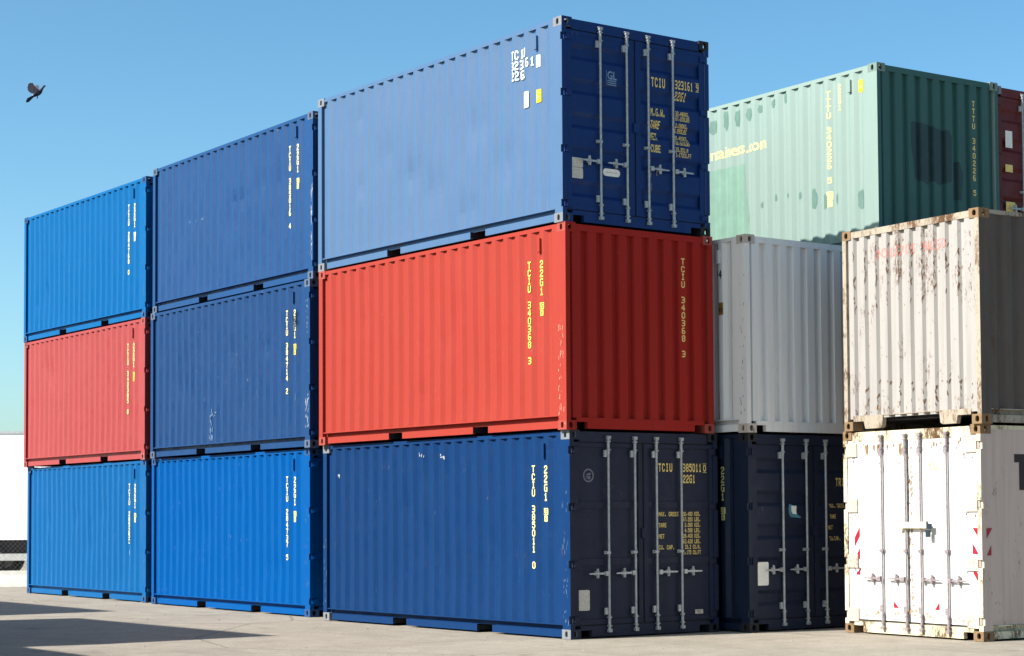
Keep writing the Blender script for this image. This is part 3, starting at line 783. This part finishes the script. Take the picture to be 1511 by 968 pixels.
pat = [[(-6.0, 1.66), (-4.2, 1.64), (-3.5, 1.60), (-2.80, 1.595), (-2.79, 1.2), (-2.74, .8), (-2.73, .2), (-6.0, .2)]]
E(g3, polys_lay(pat, 's0', SP, .0015), 'repainted_area', MT['green_mid'])
bl = []
for px, z, a, b in ((-3.53, 2.27, .085, .10), (-3.23, 2.33, .07, .16), (-2.96, 2.32, .08, .12), (-2.70, 2.34, .085, .10), (-2.46, 2.37, .055, .065), (-2.16, 2.40, .06, .06), (-1.90, 2.42, .045, .075),
                    (-2.45, .93, .035, .045), (-2.12, .99, .04, .05), (-1.86, .99, .03, .035), (-1.60, .95, .05, .05), (-1.30, .86, .065, .14), (-1.07, .79, .05, .11), (-.84, .80, .035, .075), (-.36, .72, .07, .15)):
    bl.append(blob(px, z, a, b, rn))
for q_ in bl: E(g3, polys_lay([q_], 's0', SP, .0035), 'touch_up_patch', MT['green_dark'])
E(g3, lay(text_rects('TTTU 340226 5', 1.93-.03, 2.27, .058, .085, vertical=True, step=.1075), 'e', EP, .003, yoff=-.012), 'end_identification_lettering', MT['dim_yellow'])
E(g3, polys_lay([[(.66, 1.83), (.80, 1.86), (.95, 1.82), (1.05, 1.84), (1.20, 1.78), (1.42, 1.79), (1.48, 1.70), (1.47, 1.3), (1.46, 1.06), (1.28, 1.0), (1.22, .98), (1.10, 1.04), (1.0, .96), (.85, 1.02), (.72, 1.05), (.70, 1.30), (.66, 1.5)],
                     [(1.50, 1.34), (1.62, 1.36), (1.70, 1.2), (1.66, .8), (1.52, .82)]], 'e', EP, .0015, yoff=-.012), 'repainted_area', MT['green_black_patch'])
# R3 stickers
for a, b, z0, z1, mt in ((.25, .40, 1.70, 1.95, 'label_white'), (.24, .40, 1.34, 1.45, 'dim_yellow'), (.24, .44, .75, .90, 'dim_yellow'), (.28, .45, .35, .62, 'label_blue')):
    E(r3, polys_lay([rrect(a, b, z0, z1, .008)], 'e', None, .003, yoff=-.018), 'sticker', MT[mt])
# F2
DP = end_profile('deep')
for wd, wx in (('NOLU', .615), ('7105', 1.02), ('906550', 1.44)): E(f2, polys_lay(font_polys(wd, .185, wx, 2.17, .78, .0), 'e', DP, .002, yoff=-.012), 'faded_lettering', MT['faded_red'])
# F1
xr = -.014
def fy(v): return v+W
q = []
def FP(pts, mat, name, off=.003): return E(f1, polys_lay([pts], 'e', None, off, yoff=xr), name, MT[mat])
for pts in (((.20, 1.34), (.20, 1.24), (.29, 1.13)+()), ):
    pass
FP([(.185, 1.22), (.285, 1.36), (.285, 1.24), (.185, 1.10)], 'hazard_red', 'hazard_stripe')
FP([(.19, .96), (.285, 1.09), (.285, .95), (.23, .93)], 'hazard_red', 'hazard_stripe')
FP([(.205, .745), (.285, .745), (.285, .835)], 'hazard_red', 'hazard_stripe')
FP([(2.275, 1.35), (2.36, 1.35), (2.36, 1.24)], 'hazard_red', 'hazard_stripe')
FP([(2.27, 1.17), (2.36, 1.05), (2.36, 1.03), (2.27, 1.04)], 'hazard_red', 'hazard_stripe')
FP([(2.28, .865), (2.36, .80), (2.36, .70), (2.28, .80)], 'hazard_red', 'hazard_stripe')
FP([(.895, .43), (.895, .345), (.99, .345)], 'hazard_red', 'warning_triangle')
FP([(1.62, .345), (1.70, .345), (1.70, .445)], 'hazard_red', 'warning_triangle')
FP(rrect(1.985, 2.15, .29, .53, .004), 'label_grey', 'grey_placard')
q = text_rects('NOLU', 1.55, 2.155, .038, .10, .048)
E(f1, lay(q, 'e', None, .003, yoff=xr), 'faded_number_lettering', plain('faded_yellow', (.72, .58, .25), .6, 0, .3, 30))
E(f1, lay(text_rects('3017', 1.95, 2.155, .038, .09, .05), 'e', None, .003, yoff=xr), 'faded_number_lettering', plain('washed_out_yellow', (.86, .84, .62), .6, 0, .1, 30))
for (a, z) in ((1.66, 1.76), (1.72, 1.70), (1.80, 1.76), (2.02, 1.72)):
    E(f1, lay(text_rects('MGW', a, z, .012, .03, .02), 'e', None, .003, yoff=xr), 'small_print_lettering', plain('faint_print', (.66, .63, .66), .6))
hp = MB().box(.034, .052, 1.055, 1.58, 1.345, 1.42).box(.03, .058, 1.05, 1.09, 1.335, 1.43).box(.034, .05, 1.10, 1.13, 1.31, 1.345); E(f1, hp.mesh('door_bar'), 'door_bar', MT['yellow_paint'])
pk = MB().box(.045, .075, 1.565, 1.625, 1.235, 1.325).box(.05, .08, 1.60, 1.655, 1.335, 1.40); pk.tube((.07, 1.59, 1.34), (.07, 1.59, 1.43), .012, 8); E(f1, pk.mesh('padlock'), 'padlock', MT['padlock'])
rub = [[(x_, 2.40), (x_+w2, 2.40), (x_+w2*.9, 2.40-h2), (x_+w2*.2, 2.40-h2*.8)] for x_, w2, h2 in ((.40, .07, .13), (.55, .04, .08), (.62, .05, .13), (.80, .03, .05), (.92, .03, .05), (1.02, .05, .16), (1.62, .04, .06), (1.75, .03, .04), (2.05, .03, .05))]
E(f1, polys_lay(rub, 'e', None, .003, yoff=xr), 'rust_streaks', plain('rust_brown', (.36, .22, .11), .8, 0, .4, 40))
# worn paint along the centre joint of the reefer doors
rn = random.Random(9); wr2 = []
for z in [i*.075+.3 for i in range(28)]:
    if rn.random() < .75:
        a = 1.20+rn.uniform(0, .03); h = rn.uniform(.02, .07); wr2.append([(a, z), (a+rn.uniform(.02, .06), z+.01), (a+rn.uniform(.02, .07), z+h), (a+.01, z+h)])
E(f1, polys_lay(wr2, 'e', None, .003, yoff=xr), 'peeling_paint', plain('primer_tan', (.42, .33, .24), .8, 0, .4, 40))
# big letter T and stripes on the long side of the reefer (y=W side; along = x)
E(f1, polys_lay([[(-.60, 1.93), (-.60, 2.20), (-1.20, 2.20), (-1.20, 1.93)][::-1]] if False else [[(-1.12, 2.135), (-.565, 2.135), (-.565, 2.235), (-1.12, 2.235)], [(-.93, 1.80), (-.645, 1.80), (-.645, 2.135), (-.93, 2.135)]], 's1', None), 'company_lettering', MT['maroon_letter'])
for pts in ([(-.075, 1.345), (-.17, 1.345), (-.075, 1.22)], [(-.075, 1.02), (-.15, 1.14), (-.15, 1.02)]):
    E(f1, polys_lay([pts], 's1', None, .0075), 'hazard_stripe', MT['hazard_red'])
# ------------------------------------------------------------------ ground
m, t, b, P = new_mat('apron_concrete')
n1 = noise(t, P, .35, 5, .6); n2 = noise(t, P, 3.0, 6, .65, off=3); n3 = noise(t, P, 40, 4, .7, off=9); n4 = noise(t, P, .9, 5, .7, (1, .35, 1), 17)
col = mix(t, ramp(t, n1, .35, .65), (.258, .226, .182), (.318, .282, .228))
col = mix(t, ramp(t, n2, .40, .66, 0, .55), col, (.385, .348, .288))
col = mix(t, ramp(t, n4, .54, .72, 0, .6), col, (.215, .190, .156))
col = mix(t, ramp(t, n3, .40, .60, .0, .55), col, (.20, .177, .147))
n5 = noise(t, P, 1.1, 4, .6, (.12, 1.6, 1), 23); n6 = noise(t, P, .5, 3, .5, off=31)
col = mix(t, math_(t, 'MULTIPLY', ramp(t, n5, .52, .66), ramp(t, n6, .45, .6)), col, (.225, .20, .168))      # scrubbed tyre bands along the row
n7 = noise(t, P, 14, 3, .6, off=41)
col = mix(t, ramp(t, n7, .64, .74, 0, .6), col, (.50, .46, .39))
n8 = noise(t, P, .8, 5, .7, off=57)
col = mix(t, ramp(t, n8, .60, .70, 0, .6), col, (.15, .132, .108))
n9 = noise(t, P, 5.5, 5, .7, (1.6, .5, 1), 67)
col = mix(t, ramp(t, n9, .50, .72, 0, .45), col, (.175, .155, .128))
vo = t.nodes.new('ShaderNodeTexVoronoi'); vo.feature = 'DISTANCE_TO_EDGE'; vo.inputs['Scale'].default_value = .16
nw = t.nodes.new('ShaderNodeTexNoise'); nw.inputs['Scale'].default_value = .8; nw.inputs['Detail'].default_value = 5
va = t.nodes.new('ShaderNodeMix'); va.data_type = 'VECTOR'; va.inputs[0].default_value = .12
t.links.new(P, nw.inputs['Vector']); t.links.new(P, va.inputs[4]); t.links.new(nw.outputs['Color'], va.inputs[5]); t.links.new(va.outputs[1], vo.inputs['Vector'])
col = mix(t, ramp(t, vo.outputs['Distance'], .0, .0035, .6, 0), col, (.07, .062, .052))
t.links.new(col, b.inputs['Base Color']); b.inputs['Roughness'].default_value = .9; b.inputs['Specular IOR Level'].default_value = .15
bn = t.nodes.new('ShaderNodeBump'); bn.inputs['Strength'].default_value = .6; bn.inputs['Distance'].default_value = .02
t.links.new(math_(t, 'ADD', n3, math_(t, 'MULTIPLY', n2, 1.5)), bn.inputs['Height']); t.links.new(bn.outputs[0], b.inputs['Normal'])
S_ = 3500
gm_ = MB(); gm_.quad((-S_, -S_, 0), (S_, -S_, 0), (S_, S_, 0), (-S_, S_, 0))
tag(put(gm_.mesh('ground'), 'ground', None, [m], (0, 0, -.004)), kind='structure')
# loose stones and grit on the apron
rn = random.Random(4); mb = MB()
for i in range(520):
    x = rn.uniform(-26, 8); y = rn.uniform(-7.5, 3.6)
    if i % 3 == 0: y = rn.uniform(-1.2, .0); x = rn.uniform(-19, 4)
    s_ = rn.choice((.005, .006, .008, .010, .014)) if i % 40 else .022
    pts = [(x+s_*math.cos(k*1.05+rn.uniform(-.3, .3))*rn.uniform(.7, 1.2), y+s_*math.sin(k*1.05)*rn.uniform(.7, 1.2), -.006) for k in range(6)]
    n = len(mb.v); mb.v += pts+[(x+rn.uniform(-.3, .3)*s_, y, s_*rn.uniform(.5, .9))]
    for k in range(6): mb.f.append((n+k, n+(k+1) % 6, n+6)); mb.m.append(0)
tag(put(mb.mesh('gravel'), 'gravel', None, [plain('grit', (.34, .31, .26), .9, 0, .35, 8)]), kind='stuff')
# ------------------------------------------------------------------ background at far left: barrier, fence, white trailer
RX = Vector((.5926, .8055, 0)); FW = Vector((-.8055, .5926, 0)); ang = math.atan2(RX.y, RX.x)
def at_bg(dist, side):       # metres from camera, metres to the right of the view axis direction of the far left stack
    return Vector((19.107, -14.542, 0))+Vector((-.9243, .3816, 0))*dist+RX*side
MB_conc = plain('barrier_concrete', (.75, .73, .68), .85, 0, .12, 5)
k0 = at_bg(45.3, -.2)
bar = empty('concrete_barrier', 'low pale concrete barrier beside the foot of the far left stack', 'barrier', tuple(k0), ang)
def kerb(x0, x1, h):
    mb = MB(); mb.prism([(x0, -.22, 0), (x0, -.20, .06), (x0, -.09, h*.75), (x0, -.07, h), (x0, .07, h), (x0, .09, h*.75), (x0, .20, .06), (x0, .22, 0)][::-1], (x1-x0, 0, 0)); return mb.mesh('barrier_block')
put(kerb(-3.0, .30, .36), 'barrier_block', bar, [MB_conc]); put(kerb(.42, 3.0, .24), 'barrier_block', bar, [MB_conc])
mb = MB(); mb.prism([(.30, -.2, 0), (.42, -.2, 0), (.42, -.2, .24), (.30, -.2, .36)], (0, .4, 0)); put(mb.mesh('barrier_joint'), 'barrier_joint', bar, [MB_conc])
# chain link fence
k1 = at_bg(46.4, 0)
fen = empty('chain_link_fence', 'galvanized chain link fence in front of the white trailer at the far left', 'fence', tuple(k1), ang)
MW = plain('fence_wire', (.30, .30, .30), .5, .3)
mb = MB(); Hf = 1.15; x = -3.0
while x < 3.0:
    for sg in (1, -1):
        mb.tube((x, 0, .02), (x+sg*Hf, sg*.004, .02+Hf), .0028, 3)
    x += .11
put(mb.mesh('wire_mesh'), 'wire_mesh', fen, [MW])
for x in (-2.6, 2.9): put(MB().tube((x, 0, 0), (x, 0, 1.25), .028, 10).mesh('fence_post'), 'fence_post', fen, [MW])
# white box trailer
k2 = at_bg(52.5, 0)
tr = empty('box_trailer', 'white box trailer parked behind the far left container stack', 'trailer', tuple(k2), ang)
TWm = plain('trailer_white', (1.5, 1.5, 1.5), .4, 0, .02, 3); TDk = plain('trailer_chassis', (.03, .03, .035), .7); 
bd = MB().box(-8, 4.2, 0, 2.5, .98, 3.76); put(bd.mesh('cargo_box'), 'cargo_box', tr, [TWm])
put(MB().box(-8.02, 4.22, -.02, 2.52, 3.765, 3.83).mesh('roof_rail'), 'roof_rail', tr, [plain('trailer_rail', (.65, .67, .70), .4)])
for k in range(14): pass
put(MB().box(-7.9, 4.1, .35, 2.15, .62, .975).mesh('chassis'), 'chassis', tr, [TDk])
put(MB().box(-6, 3.6, .02, .07, .44, .62).mesh('side_guard'), 'side_guard', tr, [plain('guard_white', (.72, .72, .70), .5)])
for x in (-3.2, -1.9, -.35):
    for y in (.12, 2.0):
        wh = put(MB().tube((x, y, .46), (x, y+.3, .46), .46, 24).mesh('wheel'), 'wheel', tr, [plain('tyre_rubber', (.02, .02, .02), .8)])
        put(MB().tube((x, y-.01, .46), (x, y+.02, .46), .25, 18).tube((x, y-.05, .46), (x, y-.01, .46), .10, 12).mesh('rim'), 'rim', wh, [plain('rim_paint', (.55, .55, .52), .5)])
put(MB().box(1.5, 1.62, .4, .55, .0, .62).box(1.42, 1.7, .35, .6, .0, .03).mesh('landing_leg'), 'landing_leg', tr, [TDk])
# ------------------------------------------------------------------ pigeon in flight
bp = Vector((-8.07, -3.66, 7.79)); hd = (r2*math.cos(A(33))+u2*math.sin(A(33))).normalized()
# body axes: forward hd, side toward camera, up
sd = (-d).normalized(); upv = hd.cross(sd)*-1
if upv.dot(u2) < 0: upv = -upv
bird = empty('pigeon', 'dark grey pigeon flying with raised wings in the upper left sky', 'bird', tuple(bp))
bird['label'] = 'dark grey pigeon flying with raised wings in the upper left sky'
def BW(f, s_, uu): return tuple((hd*f+sd*s_+upv*uu)*1.06)
BG = plain('pigeon_grey', (.02, .03, .075), .6, 0, .3, 60); BW_ = plain('wing_grey', (.26, .24, .29), .6, 0, .25, 60); BP = plain('rump_white', (.75, .75, .78), .6)
mb = MB(); st = [(-.085, .010, .0), (-.06, .022, .0), (-.03, .028, -.002), (.01, .036, -.003), (.05, .033, .002), (.075, .023, .012), (.095, .018, .022), (.115, .017, .030), (.130, .016, .033), (.142, .009, .031), (.158, .002, .024)]
nn = 12; base = 0
for i, (f, rr, c_) in enumerate(st):
    for k in range(nn):
        tt = 2*math.pi*k/nn; mb.v.append(BW(f, math.cos(tt)*rr*.9, c_+math.sin(tt)*rr))
for i in range(len(st)-1):
    for k in range(nn): mb.f.append((i*nn+k, i*nn+(k+1) % nn, (i+1)*nn+(k+1) % nn, (i+1)*nn+k)); mb.m.append(0)
put(mb.mesh('body', True), 'body', bird, [BG])
def plate(pts, th, name, mat):
    mb = MB(); a = [Vector(BW(*p)) for p in pts]; nrm = (a[1]-a[0]).cross(a[-1]-a[0]).normalized()*th
    mb.prism([tuple(p) for p in a], tuple(nrm)); return put(mb.mesh(name), name, bird, [mat])
plate([(-.05, 0, .012), (-.07, .02, .008), (-.15, .035, .012), (-.18, .02, .0), (-.205, .0, -.018), (-.175, -.03, -.024), (-.07, -.02, -.006)], .005, 'tail', BG)
plate([(-.040, .026, .022), (-.072, .021, .014), (-.070, .024, .002), (-.044, .031, .010)], .004, 'rump', BP)
plate([(.045, .02, .02), (.035, .045, .06), (.03, .07, .10), (.035, .09, .13), (.0, .10, .155), (-.03, .09, .15), (-.065, .07, .125), (-.085, .05, .09), (-.075, .035, .05), (-.05, .02, .022)], .004, 'wing', BW_)
plate([(.045, -.02, .02), (.05, -.05, .06), (.062, -.09, .10), (.05, -.13, .135), (.01, -.14, .15), (-.02, -.12, .12), (-.05, -.06, .07), (-.04, -.02, .022)], .004, 'wing', BG)
for s_ in (.012, -.012): put(MB().tube(BW(-.02, s_, -.03), BW(-.045, s_, -.06), .004, 6).mesh('foot'), 'foot', bird, [BG])
# ------------------------------------------------------------------ scraped paint on posts and panels
MT['scrape'] = plain('bare_scraped_paint', (.62, .64, .70), .7, 0, .25, 50)
MT['scrape_dull'] = plain('dull_scraped_paint', (.16, .27, .46), .7, 0, .25, 50)
MT['scrape_pink'] = plain('pale_scraped_red', (1.1, .42, .32), .7, 0, .25, 50)
def scuff(cont, x0, x1, z0, z1, n, mat, seed, long=.06, face='s0', prof=SP, yoff=0., thin=.004):
    rn = random.Random(seed); polys = []
    for i in range(n):
        x = rn.uniform(x0, x1); z = rn.uniform(z0, z1); l = rn.uniform(.3, 1)*long; w_ = rn.uniform(.4, 1.6)*thin; k = rn.uniform(-.25, .25)*l
        polys.append([(x, z), (x+w_, z+l*.1), (x+w_+k, z+l*.8), (x+k, z+l), (x+k*.5-w_*.5, z+l*.5)])
    # posts stand proud of the panel profile, so only the panel zone is draped
    o = put(polys_lay(polys, face, prof, .006 if prof is None else .0045, 'scratches', yoff), 'scratches', cont, [MT[mat]])
    o['kind'] = 'stuff'
scuff(c1, -.155, -.045, .15, 1.9, 20, 'scrape_dull', 1, .09, prof=None); scuff(c1, -.15, -.05, .25, .75, 12, 'scrape_dull', 2, .05, prof=None)
scuff(c1, -6.04, -5.96, .2, 1.2, 14, 'scrape_dull', 3, .08, prof=None)
for k, (x, z) in enumerate(((-4.25, 2.2), (-3.42, 2.36), (-3.36, 2.35), (-2.87, 2.33), (-2.80, 2.30), (-5.62, 2.1))): scuff(c1, x-.04, x+.04, z-.02, z+.03, 4, 'scrape', 10+k, .04, thin=.010)
scuff(c2, -.155, -.05, .12, 1.35, 34, 'scrape_pink', 4, .08, prof=None)
scuff(b2, -.15, -.05, .30, .80, 26, 'scrape', 5, .07, prof=None, thin=.008); scuff(b2, -.155, -.045, 1.6, 2.4, 10, 'scrape', 6, .05, prof=None)
scuff(b2, -3.60, -3.54, .2, .72, 16, 'scrape_dull', 7, .14, thin=.008); scuff(b2, -3.24, -3.17, .2, .62, 16, 'scrape_dull', 8, .14, thin=.008); scuff(b2, -3.58, -3.20, .60, .70, 10, 'scrape_dull', 9, .05, thin=.02)
scuff(b2, -.50, -.46, .3, .9, 10, 'scrape_dull', 19, .06)
scuff(b3, -.052, -.044, .25, 1.35, 22, 'scrape', 20, .16, prof=None, thin=.006); scuff(b3, -.15, -.05, .2, 2.2, 14, 'scrape_dull', 21, .07, prof=None)
for k, x in enumerate((-4.55, -4.28, -4.05)): scuff(b3, x-.03, x+.03, 1.42, 1.46, 4, 'scrape_dull', 30+k, .05, thin=.014)
scuff(b1, -.15, -.05, .3, 1.6, 18, 'scrape_dull', 40, .08, prof=None); scuff(b1, -2.9, -2.3, .9, 1.3, 5, 'scrape_dull', 41, .12)
scuff(a1, -.15, -.05, .3, 2.2, 22, 'scrape_dull', 42, .10, prof=None); scuff(a3, -.15, -.05, .3, 2.3, 24, 'scrape_dull', 43, .14, prof=None)
scuff(d2, -.14, -.05, .2, 2.3, 16, 'padlock', 44, .07, prof=None, thin=.006)
MT['rust_run'] = plain('rust_run', (.20, .10, .045), .85, 0, .45, 60)
MT['rust_pale'] = plain('pale_rust_stain', (.62, .42, .26), .85, 0, .3, 60)
for k in range(11):                                          # rust bleeding from the rib edges of the cream end wall
    x = W-.206+.045-.208*k
    if x < .1: break
    scuff(f2, x-.004, x+.012, 1.50, 2.32, 10+(k*5) % 7, 'rust_run', 100+k, .085, 'e', DP, -.012, .0032)
    scuff(f2, x-.008, x+.016, .20, .60, 3+(k*3) % 5, 'rust_run', 130+k, .075, 'e', DP, -.012, .005)
scuff(f2, .5, 2.3, .20, .34, 22, 'rust_pale', 150, .06, 'e', DP, -.012, .008)
scuff(f2, .3, 2.3, .20, 2.2, 34, 'rust_run', 151, .022, 'e', DP, -.012, .007)
scuff(f1, 1.165, 1.205, .25, 2.3, 60, 'rust_run', 160, .07, 'e', None, -.0145, .006)
scuff(f1, .10, 2.34, .20, .30, 30, 'rust_pale', 161, .05, 'e', None, -.0145, .02)
scuff(f1, .35, 2.1, 2.30, 2.40, 22, 'rust_run', 162, .06, 'e', None, -.0145, .008)
for z in NOTCH: scuff(f1, .10, .30, z-.17, z-.10, 5, 'rust_run', int(z*100), .05, 'e', None, -.0145, .008); scuff(f1, 2.14, 2.34, z-.17, z-.10, 5, 'rust_run', int(z*77), .05, 'e', None, -.0145, .008)
scuff(d2, -.12, -.02, .4, 2.2, 8, 'rust_run', 170, .05, prof=None, thin=.006)
